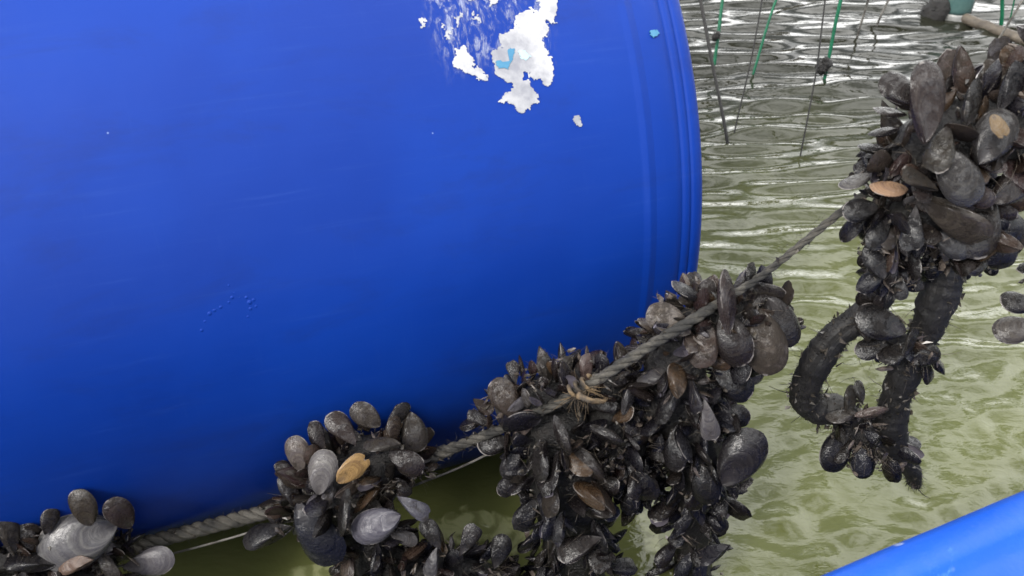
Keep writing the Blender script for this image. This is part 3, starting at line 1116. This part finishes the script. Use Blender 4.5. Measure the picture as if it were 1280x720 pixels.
# ---- C: third clump under the lashing
clump('mussel_clump', 'dense dark mussel clump hanging below the tan lashing on the rope',
      [[(625, 520, .378, 18), (690, 492, .384, 34), (760, 486, .386, 30), (800, 480, .390, 20)], [(690, 515, .372, 50), (704, 580, .362, 54), (714, 660, .360, 44), (722, 760, .360, 44)],
       [(740, 520, .372, 40), (785, 560, .368, 30), (795, 610, .368, 12)]],
      [(631, 498, .372, 56, 120, (0.0375, 0.0275, 0.021), .45, dict(mesh=ROUND[0], label='round brown mussel above the rope')),
       (601, 524, .374, 38, 150, (0.025, 0.0225, 0.024), .4, dict(roll=20)),
       (642, 466, .384, 30, 100, (0.025, 0.02, 0.02), .4, {}),
       (684, 462, .384, 40, 95, (0.025, 0.0225, 0.021), .6, dict(roll=40)),
       (707, 464, .386, 40, 80, (0.03, 0.0275, 0.025), .6, dict(roll=20)),
       (733, 462, .386, 42, 85, (0.065, 0.0425, 0.0375), .3, dict(roll=25, label='small upright reddish brown mussel')),
       (655, 532, .355, 44, 60, (0.21, 0.165, 0.135), .2, dict(roll=20, label='pale pinkish shell against the rope', thick=.7)),
       (640, 580, .352, 42, 250, (0.012, 0.011, 0.015), .1, dict(mesh=ROUND[0])),
       (636, 606, .352, 36, 230, (0.015, 0.013, 0.017), .1, dict(mesh=ROUND[0])),
       (675, 575, .340, 56, 265, (0.015, 0.013, 0.014), .3, dict(roll=55)),
       (702, 545, .338, 54, 290, (0.025, 0.021, 0.021), .3, dict(roll=65)),
       (735, 580, .338, 64, 310, (0.0275, 0.0225, 0.021), .3, dict(roll=70)),
       (690, 590, .336, 56, 250, (0.013, 0.011, 0.013), .2, dict(roll=60)),
       (760, 545, .345, 52, 330, (0.025, 0.0225, 0.0225), .4, dict(roll=65)),
       (800, 600, .350, 62, 300, (0.01, 0.009, 0.011), .1, dict(roll=15)),
       (790, 620, .350, 48, 250, (0.01, 0.009, 0.011), .1, dict(roll=15)),
       (725, 682, .330, 64, 200, (0.0225, 0.0175, 0.0175), .3, dict(roll=35)),
       (660, 640, .345, 52, 240, (0.007, 0.0075, 0.012), .1, {}),
       (785, 500, .362, 40, 70, (0.06, 0.0575, 0.06), .3, dict(roll=50))],
      280, (.015, .029), seed=3, up=.35, wet=.45, threads=260)

# ---- D: fourth clump
clump('mussel_clump', 'tall mussel column at the barrel end topped by grey tan shells',
      [[(835, 420, .394, 18), (880, 400, .394, 30), (930, 405, .398, 34), (960, 410, .402, 18)], [(850, 420, .390, 34), (845, 490, .384, 52), (868, 560, .380, 44), (864, 650, .378, 24), (866, 770, .378, 28)]],
      [(836, 402, .378, 62, 150, (0.12, 0.1025, 0.085), .6, dict(mesh=ROUND[0], label='wide tan grey mussel touching the barrel end')),
       (908, 378, .380, 82, 92, (0.0225, 0.016, 0.016), .25, dict(roll=50, widen=.9, label='tall dark mussel standing straight up')),
       (858, 364, .392, 44, 150, (0.0175, 0.017, 0.02), .2, dict(roll=55)),
       (882, 366, .394, 36, 60, (0.035, 0.0275, 0.0275), .5, {}),
       (938, 345, .402, 36, 80, (0.01, 0.009, 0.009), .3, dict(roll=30)),
       (958, 365, .402, 50, 330, (0.035, 0.03, 0.0275), .5, dict(roll=40)),
       (957, 428, .378, 84, 280, (0.075, 0.062, 0.05), .7, dict(mesh=ROUND[0], roll=10, label='big mussel with worn grey and tan flank')),
       (976, 402, .388, 70, 300, (0.025, 0.0225, 0.023), .2, dict(mesh=ROUND[1], roll=-20)),
       (915, 425, .372, 72, 290, (0.0225, 0.017, 0.017), .3, dict(roll=25, mesh=ROUND[1])),
       (880, 430, .374, 60, 250, (0.08, 0.055, 0.0425), .5, dict(roll=20)),
       (925, 572, .352, 84, 60, (0.013, 0.012, 0.014), .3, dict(mesh=ROUND[0], tilt=10, widen=1.05, label='big round black mussel jutting out on the right')),
       (885, 524, .345, 56, 280, (0.065, 0.06, 0.06), .3, dict(label='grey pointed mussel hanging tip down', widen=.85)),
       (915, 480, .372, 62, 320, (0.009, 0.0085, 0.01), .1, dict(mesh=ROUND[2])),
       (918, 520, .374, 44, 340, (0.008, 0.0075, 0.01), .1, dict(mesh=ROUND[2])),
       (880, 600, .350, 66, 280, (0.007, 0.007, 0.01), .1, dict(roll=25)),
       (820, 470, .372, 50, 200, (0.07, 0.065, 0.065), .3, dict(roll=40)),
       (835, 505, .355, 58, 240, (0.01, 0.009, 0.011), .3, dict(roll=55)),
       (845, 560, .350, 60, 265, (0.01, 0.009, 0.012), .2, dict(roll=40)),
       (890, 690, .360, 50, 200, (0.025, 0.025, 0.035), .1, dict(roll=55)),
       (895, 650, .365, 40, 300, (0.01, 0.01, 0.015), .1, {})],
      275, (.015, .029), seed=4, up=.3, wet=.35, threads=220)

# ---- E: upper right clump
clump('mussel_clump', 'large dark mussel clump on the upper right rope with one peach shell',
      [[(1112, 235, .410, 22), (1158, 185, .412, 46), (1205, 175, .416, 66), (1270, 150, .420, 54), (1340, 90, .424, 50)], [(1130, 250, .405, 46), (1195, 285, .408, 46), (1215, 305, .408, 20)],
       [(1120, 250, .402, 30), (1118, 320, .400, 18), (1112, 345, .400, 8)]],
      [(1160, 128, .388, 104, 85, (0.0225, 0.016, 0.015), .3, dict(roll=20, widen=.95, label='long dark brown mussel standing at the top')),
       (1130, 118, .398, 74, 140, (0.02, 0.014, 0.014), .3, dict(roll=10)),
       (1198, 220, .374, 82, 300, (0.025, 0.0235, 0.0225), .35, dict(mesh=ROUND[0], roll=8, label='broad dull grey mussel facing outwards')),
       (1110, 236, .385, 50, 175, (0.29, 0.18, 0.105), .05, dict(roll=50, mesh=ROUND[2], label='peach coloured mussel flank')),
       (1243, 172, .384, 78, 60, (0.0325, 0.03, 0.03), .3, dict(mesh=ROUND[1], roll=-10)),
       (1248, 158, .372, 34, 300, (0.17, 0.115, 0.055), .2, dict(thick=.6, mesh=VALVE, label='small tan shell fragment')),
       (1176, 186, .378, 66, 250, (0.035, 0.03, 0.021), .5, dict(roll=35, mesh=MESHES[1])),
       (1190, 272, .376, 104, 325, (0.0425, 0.035, 0.0275), .5, dict(roll=62, mesh=MESHES[6], label='long olive brown mussel slanting across the front')),
       (1222, 282, .384, 86, 260, (0.025, 0.02, 0.017), .45, dict(mesh=ROUND[1], roll=5)),
       (1070, 226, .398, 46, 200, (0.1, 0.095, 0.085), .4, dict(roll=55, label='small pale mussel sticking out to the left')),
       (1112, 140, .402, 44, 170, (0.04, 0.03, 0.0275), .4, dict(roll=55)),
       (1090, 186, .404, 40, 170, (0.015, 0.014, 0.015), .3, dict(roll=60)),
       (1105, 165, .402, 40, 190, (0.025, 0.02, 0.02), .3, dict(roll=60)),
       (1250, 286, .394, 66, 350, (0.0125, 0.011, 0.012), .1, dict(mesh=ROUND[1], roll=15)),
       (1240, 318, .394, 62, 345, (0.014, 0.012, 0.012), .2, dict(mesh=ROUND[1], roll=30)),
       (1096, 326, .386, 50, 110, (0.008, 0.008, 0.012), .0, dict(mesh=ROUND[1])),
       (1075, 262, .392, 46, 190, (0.008, 0.008, 0.01), .1, dict(mesh=ROUND[1])),
       (1190, 305, .378, 52, 330, (0.0375, 0.0375, 0.04), .2, dict(mesh=ROUND[0])),
       (1140, 285, .372, 62, 260, (0.007, 0.007, 0.01), .1, dict(roll=20)),
       (1125, 355, .388, 40, 270, (0.03, 0.03, 0.0325), .0, dict(roll=30)),
       (1265, 235, .386, 62, 40, (0.03, 0.0225, 0.02), .3, dict(mesh=ROUND[1])),
       (1265, 110, .402, 70, 60, (0.008, 0.0075, 0.011), .1, dict(roll=30)),
       (1215, 130, .396, 64, 70, (0.01, 0.009, 0.009), .4, dict(roll=40)),
       (1222, 240, .378, 50, 310, (0.05, 0.035, 0.0325), .4, dict(roll=25)),
       (1150, 225, .376, 54, 150, (0.025, 0.021, 0.017), .7, dict(roll=20)),
       (1100, 290, .385, 50, 240, (0.006, 0.006, 0.008), .0, {})],
      265, (.016, .030), seed=5, up=.1, wet=.35, threads=320)

# ---- F: right edge
clump('mussel_cluster', 'pair of mussels half out of frame at the right edge above the water',
      [[(1310, 300, .42, 10), (1305, 390, .42, 14), (1310, 415, .42, 8)]],
      [(1268, 411, .405, 56, 190, (0.065, 0.0575, 0.05), .4, dict(mesh=ROUND[1], roll=20, label='brown grey lower mussel')),
       (1272, 378, .408, 46, 170, (0.0175, 0.015, 0.015), .4, dict(mesh=ROUND[1], roll=20)),
       (1290, 332, .41, 40, 200, (0.007, 0.007, 0.008), .1, dict(roll=40))], 6, (.014, .02), seed=6, wet=.6, threads=30)

# ------------------------------------------------------------------ weedy rope hanging as a loop under clump E
loop = empty('hanging_rope', at(1185, 345, .402), 'fuzzy black weed covered rope hanging in a crooked loop over the water', 'rope')


def weedy(pts, rad, name, hairs, seed):
    path = resample(spline([at(*p[:3]) for p in pts], 14), .0022)
    random.seed(seed)
    rr = [p[3] * mpp(*p[:3]) for p in pts]

    def rf(t):
        x = t * (len(rr) - 1)
        i = min(int(x), len(rr) - 2)
        return rr[i] + (rr[i + 1] - rr[i]) * (x - i)
    mb = MB()
    tube(mb, path, lambda t: rf(t) * .9 * (1 + .28 * noise.noise(Vector((t * 5, seed, 0)))), 18, .16, seed)
    o = mb.build(name, M_ROPE_DARK, loop)
    fr = frames(path)
    mb = MB()
    for _ in range(260):
        i = random.randrange(len(path))
        a = random.uniform(0, 6.28)
        d = fr[i][1] * math.cos(a) + fr[i][2] * math.sin(a)
        c = path[i] + d * rf(i / (len(path) - 1)) * random.uniform(.8, 1.0)
        l = random.uniform(.0012, .004)
        mb.add([c + Vector((random.gauss(0, .5), random.gauss(0, .5), random.gauss(0, .5))) * l for _ in range(4)], [(0, 1, 2), (0, 3, 1), (1, 3, 2), (0, 2, 3)])
    for _ in range(45):
        i = random.randrange(len(path))
        thread(mb, path[i], Vector((random.gauss(0, .6), random.gauss(0, .6), -1)), rf(i / (len(path) - 1)) + random.uniform(.004, .016), random.uniform(.0002, .0006), 1.3, 4)
    tag(mb.build('silt_crust', M_CRUST, loop, smooth=False), kind='stuff')
    mb = MB()
    for _ in range(hairs):
        i = random.randrange(len(path))
        a = random.uniform(0, 6.28)
        d = fr[i][1] * math.cos(a) + fr[i][2] * math.sin(a)
        r = rf(i / (len(path) - 1))
        thread(mb, path[i] + d * r * .8, d + fr[i][0] * random.gauss(0, .7), random.uniform(.0008, .0030), random.uniform(.00015, .0003), .9, 2)
    tag(mb.build('weed_fuzz', M_ROPE_DARK, loop), kind='stuff')
    return path


weedy([(1190, 320, .405, 24), (1176, 365, .402, 25), (1158, 412, .400, 22), (1135, 455, .398, 22), (1118, 505, .396, 20), (1112, 545, .396, 22), (1128, 572, .396, 20), (1142, 592, .395, 13), (1146, 610, .395, 5)], 1, 'rope_length', 4200, 3)
weedy([(1118, 350, .402, 14), (1095, 378, .402, 16), (1072, 398, .401, 19), (1040, 425, .400, 22), (1014, 465, .398, 21), (1006, 496, .397, 22), (1022, 510, .396, 21), (1048, 512, .396, 20), (1075, 535, .397, 22), (1100, 560, .398, 20)], 1, 'rope_length', 4200, 5)
mb = MB()
random.seed(44)
for _ in range(60):
    thread(mb, at(1140 + random.uniform(-8, 8), 590 + random.uniform(-6, 14), .395), Vector((random.gauss(.5, .5), random.gauss(0, .4), -1 + random.gauss(0, .5))), random.uniform(.004, .010), .0004, .7, 3)
for _ in range(14):
    thread(mb, at(1050 + random.uniform(-60, 40), 455 + random.uniform(-40, 30), .398), Vector((random.gauss(0, 1), random.gauss(0, .4), -.6)), random.uniform(.008, .018), .0002, 1.6, 5)
tag(mb.build('frayed_end', M_ROPE_DARK, loop), kind='stuff')

clump('mussel_cluster', 'few dark mussels at the middle crossing of the weedy loop',
      [[(1085, 412, .396, 12), (1120, 425, .394, 14), (1150, 440, .394, 12)]],
      [(1156, 446, .384, 42, 20, (0.009, 0.008, 0.009), .2, dict(mesh=ROUND[1])),
       (1100, 402, .386, 70, 155, (0.011, 0.01, 0.011), .2, dict(mesh=ROUND[2], roll=15)),
       (1090, 435, .386, 44, 190, (0.015, 0.014, 0.015), .3, dict(roll=20)),
       (1078, 412, .385, 36, 120, (0.03, 0.025, 0.0225), .6, dict(roll=50)),
       (1120, 440, .380, 50, 200, (0.015, 0.013, 0.013), .3, dict(roll=50)),
       (1138, 428, .380, 40, 60, (0.0175, 0.015, 0.014), .4, dict(roll=40))], 16, (.012, .022), seed=7, wet=.8, threads=70)
clump('mussel_cluster', 'black mussels bunched at the bottom of the weedy loop',
      [[(1050, 530, .392, 12), (1075, 545, .392, 20), (1100, 560, .394, 18)]],
      [(1046, 562, .380, 60, 250, (0.007, 0.007, 0.009), .05, dict(mesh=ROUND[0], label='round glossy black mussel lowest on the left')),
       (1078, 575, .380, 48, 270, (0.0065, 0.0065, 0.0085), .05, dict(mesh=ROUND[1])),
       (1062, 500, .388, 40, 80, (0.05, 0.05, 0.0425), .6, dict(roll=30)),
       (1090, 516, .380, 44, 10, (0.1, 0.075, 0.0625), .4, dict(roll=60, label='small pale mussel on the weedy loop')),
       (1052, 520, .380, 40, 190, (0.08, 0.07, 0.06), .5, dict(roll=60)),
       (1115, 585, .384, 40, 280, (0.007, 0.0065, 0.008), .1, {}),
       (1075, 490, .390, 30, 100, (0.06, 0.06, 0.055), .5, dict(roll=20))], 26, (.013, .024), seed=8, wet=.9, threads=110)

# ------------------------------------------------------------------ boat
def boat():
    m, nt, b = new_mat('blue_boat_paint')
    q = NT(nt)
    P = q.n('TexCoord').outputs['Object']
    c = q.mix(q.noise(P, 14, 4), (0.0003, 0.048, 0.33), (0.001, 0.066, 0.40))
    sc = q.step(q.noise(q.mapping(P, (30, 30, 30)), 2.2, 7, .75, .8), .60, .72)
    c = q.mix(q.math('MULTIPLY', sc, .55), c, (0.08, 0.2, 0.5))
    vo = q.n('TexVoronoi', feature='F1', i_Scale=55.0)
    q.link(P, vo.inputs['Vector'])
    vs_ = q.n('SeparateColor')
    q.link(vo.outputs['Color'], vs_.inputs[0])
    fl_ = q.math('MULTIPLY', q.step(vo.outputs['Distance'], 0.16, 0.09), q.step(vs_.outputs[0], 0.62, 0.64))
    c = q.mix(q.math('MULTIPLY', fl_, .7), c, (0.3, 0.36, 0.45))
    q.link(c, b.inputs['Base Color'])
    q.link(q.math('MULTIPLY_ADD', q.noise(P, 60, 4), .4, .28), b.inputs['Roughness'])
    q.link(q.bump(q.noise(P, 70, 6, .7), .35, .002), b.inputs['Normal'])
    b.inputs['Specular IOR Level'].default_value = 0.28
    z0 = 0.30
    a, bq = on_water(978, 721, z0), on_water(1290, 592, z0)
    d = (bq - a)
    d.z = 0
    d.normalize()
    inn = Vector((d.y, -d.x, 0))        # towards the boat's inside
    if inn.y > 0:
        inn = -inn
    root = empty('boat', a + inn * .3 - Vector((0, 0, z0)), 'bright blue painted boat edge in the lower right corner', 'boat')
    path = [a + d * t for t in np.linspace(-1.4, 1.6, 90)]
    path = [p + inn * (.03 * (t - .1) ** 2) for p, t in zip(path, np.linspace(-1.4, 1.6, 90))]

    def sweep(sec, name):
        vs, fs = [], []
        n = len(sec)
        for p in path:
            for o_, z in sec:
                vs.append(p + inn * o_ + Vector((0, 0, z + .0012 * noise.noise(p * 25 + Vector((o_ * 30, 0, z * 20))))))
        for i in range(len(path) - 1):
            for k in range(n - 1):
                fs.append((i * n + k, (i + 1) * n + k, (i + 1) * n + k + 1, i * n + k + 1))
        ob = mesh_obj(name, vs, fs, m, root)
        return ob
    rim = [(.010, -.045), (.003, -.040), (0, -.030), (0.0, -.016), (.002, -.008), (.007, -.002), (.014, 0), (.018, .0003), (.021, -.001), (.024, -.0045), (.030, -.0052), (.06, -.004), (.11, -.003), (.125, -.006), (.13, -.014), (.13, -.045)]
    sweep(rim, 'gunwale')
    sweep([(.012, -.043), (.016, -.12), (.03, -.22), (.06, -.34)], 'hull_side')
    sweep([(.127, -.043), (.13, -.12), (.14, -.25), (.5, -.27)], 'inner_side')


boat()

# ------------------------------------------------------------------ far lines, floats and raft
def straight_line(name, label, cat, px0, py0, px1, py1, h_top, rad, mat, group=None, dy=0.0, tuft=None, wob=.004):
    """cord dropping from the raft overhead to the water at (px1, py1)"""
    base = on_water(px1, py1)
    d = ray(px0, py0)
    top_at = EYE + d * ((base.y + dy) / d.y)
    top = base + (top_at - base) * (h_top / max(top_at.z, .02))
    root = empty(name, base, label, cat, group)
    pts = [base - Vector((0, 0, .05))] + [base + (top - base) * t + Vector((random.gauss(0, wob), 0, 0)) for t in (.0, .2, .4, .6, .8)] + [top]
    mb = MB()
    tube(mb, spline(pts, 8), rad, 7, .15)
    mb.build('line', mat, root)
    if tuft:
        mb = MB()
        for (qx, qy, r, n) in tuft:
            c = EYE + ray(qx, qy) * ((base.y) / ray(qx, qy).y)
            tube(mb, spline([c + Vector((random.gauss(0, .003), 0, r * 1.4)), c + Vector((r * .3, 0, r * .4)), c - Vector((r * .3, 0, r * .5)), c - Vector((0, 0, r * 1.5))], 5), lambda t: r * (.25 + math.sin(PI * t) * .8), 10, .4, qx)
            for _ in range(n):
                dd = Vector((random.gauss(0, 1), random.gauss(0, 1), random.gauss(0, 1))).normalized()
                thread(mb, c + dd * r * .6, dd, r * random.uniform(.5, 1.3), r * .09, .8, 3)
        mb.build('weed_tuft', M_CORE, root)
    return root


random.seed(9)
G = 'cords hanging from the raft behind the barrel'
straight_line('dark_line', 'thin black line slanting into the water just beside the barrel rim', 'line', 872, 0, 913, 182, .5, .0024, M_ROPE_DARK, G, dy=.12)
straight_line('green_cord', 'green cord nearest the barrel rim ending in a dark bushy tuft', 'cord', 902, 0, 893, 78, .5, .0028, M_GREEN, G, tuft=[(895, 45, .006, 60)], dy=.03)
straight_line('green_cord', 'thin green cord with a slim black tuft left of the fat knotted one', 'cord', 975, -10, 936, 92, .5, .0021, M_GREEN, G, dy=.03)
straight_line('green_cord', 'double bright green cord above the fat dark knot', 'cord', 1055, -10, 1028, 98, .5, .0028, M_GREEN, G, tuft=[(1030, 82, .010, 60)], dy=.02)
straight_line('green_cord', 'upright green cord behind the top of the dark clump', 'cord', 1252, -8, 1249, 34, .5, .0034, M_GREEN, G)
for a, b in (((1113, -5), (1100, 34)), ((1080, 5), (1072, 48)), ((1283, -10), (1246, 60)), ((1222, -8), (1212, 20))):
    lb = {1113: 'short pale string just left of the dark float', 1080: 'faint pale string right of the double green cord',
          1283: 'long pale string slanting past the bamboo pole', 1222: 'pale string tied in a small loop over the pole'}[a[0]]
    straight_line('pale_string', lb, 'string', a[0], a[1], b[0], b[1], .5, .0020, M_CORD, G)
straight_line('dark_line', 'hair thin dark line drawn as a cord reflection, reaching furthest down right of the green cords', 'line', 1034, -8, 1003, 196, .5, .0011, M_ROPE_DARK, G, dy=.1)  # added line, stands in for a cord's reflection in the water
straight_line('dark_line', 'hair thin dark line drawn as a cord reflection between the black slanting line and the fat knot', 'line', 955, -8, 922, 168, .5, .0011, M_ROPE_DARK, G, dy=.1)  # likewise a mirrored cord modelled as a solid line
straight_line('green_cord', 'faint slack green strand at the far right edge', 'cord', 1272, -8, 1262, 30, .5, .0014, M_GREEN, G)
# pale floating pole
p0, p1 = on_water(1196, 20, .006), on_water(1330, 68, .006)
pole = empty('bamboo_pole', p0, 'pale weathered pole floating at the surface in the upper right', 'pole')
mb = MB()
tube(mb, [p0 + (p1 - p0) * t for t in np.linspace(-.04, 1.3, 26)], lambda t: .009 + .0015 * (abs((t * 6) % 1 - .5) < .07), 12, .1)
mb.build('cane', M_BAMBOO, pole)
# small float box and dark lump
c = on_water(1192, 22, 0)
fl = empty('float', c, 'small teal and white plastic float beside a dark lump', 'float')
for nm, zz0, zz1, rr, col in (('float_body', .012,   .05, .024, ((.03, .075, .072), (.06, .11, .10))), ('float_base', -.01, .013, .026, ((.14, .14, .13), (.24, .24, .23)))):
    mb = MB()
    tube(mb, [c + Vector((0, 0, z)) for z in np.linspace(zz0, zz1, 6)], lambda t: rr * (1 - .25 * max(0, t - .7)), 14, .06, 2)
    mb.build(nm, simple_noise_mat(nm + '_plastic', *col, 60, (.3, .5), .2), fl)
mb = MB()
tube(mb, [c + Vector((0, 0, z)) for z in np.linspace(.05, .06, 4)], .010, 10)
mb.build('cap', simple_noise_mat('cap_plastic', (.4, .4, .38), (.6, .6, .56), 50, (.3, .5), 0), fl)
c = on_water(1169, 20, 0)
lump = empty('dark_float', c, 'black rounded lump of weed afloat left of the teal float', 'float')
mb = MB()
tube(mb, [c + Vector((0, 0, z)) for z in (-.02, -.005, .01, .022, .032, .038)], lambda t: .026 * math.sqrt(max(1 - (t - .2) ** 2 / .7, .05)), 14, .35, 4)
mb.build('weed_body', M_CORE, lump)
mb = MB()
for _ in range(40):
    dd = Vector((random.gauss(0, 1), random.gauss(0, 1), random.gauss(.4, .8))).normalized()
    thread(mb, c + Vector((0, 0, .01)) + dd * .02, dd, random.uniform(.006, .016), .0012, .8, 3)
tag(mb.build('weed_strand', M_CORE, lump), kind='stuff')

# the raft the cords hang from: poles across, just above the picture
raft = empty('raft', (0.6, 1.7, 0), 'weathered bamboo raft that the green cords hang from', 'raft')
for y, z, x0, x1 in ((1.52, .50, -.6, 2.6), (2.6, .46, -1.4, 3.4)):
    mb = MB()
    tube(mb, [Vector((x0 + (x1 - x0) * t, y + .05 * math.sin(t * 5), z + .02 * math.sin(t * 9))) for t in np.linspace(0, 1, 40)], lambda t: .028 + .003 * (abs((t * 9) % 1 - .5) < .05), 12, .08, int(y * 10))
    mb.build('bamboo_cane', M_BAMBOO, raft)
for x, y0, y1 in ((-.3, 1.3, 2.8), (1.9, 1.3, 2.8)):
    mb = MB()
    tube(mb, [Vector((x + .02 * math.sin(t * 4), y0 + (y1 - y0) * t, .50 - .02 * t)) for t in np.linspace(0, 1, 30)], .03, 12, .08, int(x * 10))
    mb.build('bamboo_cane', M_BAMBOO, raft)
for x, y in ((-.45, 2.75), (2.2, 1.72), (2.4, 2.7), (.85, 2.75)):
    mb = MB()
    tube(mb, [Vector((x, y, z)) for z in np.linspace(-.6, .56, 14)], .034, 12, .1, int(x * 10))
    mb.build('post', M_BAMBOO, raft)
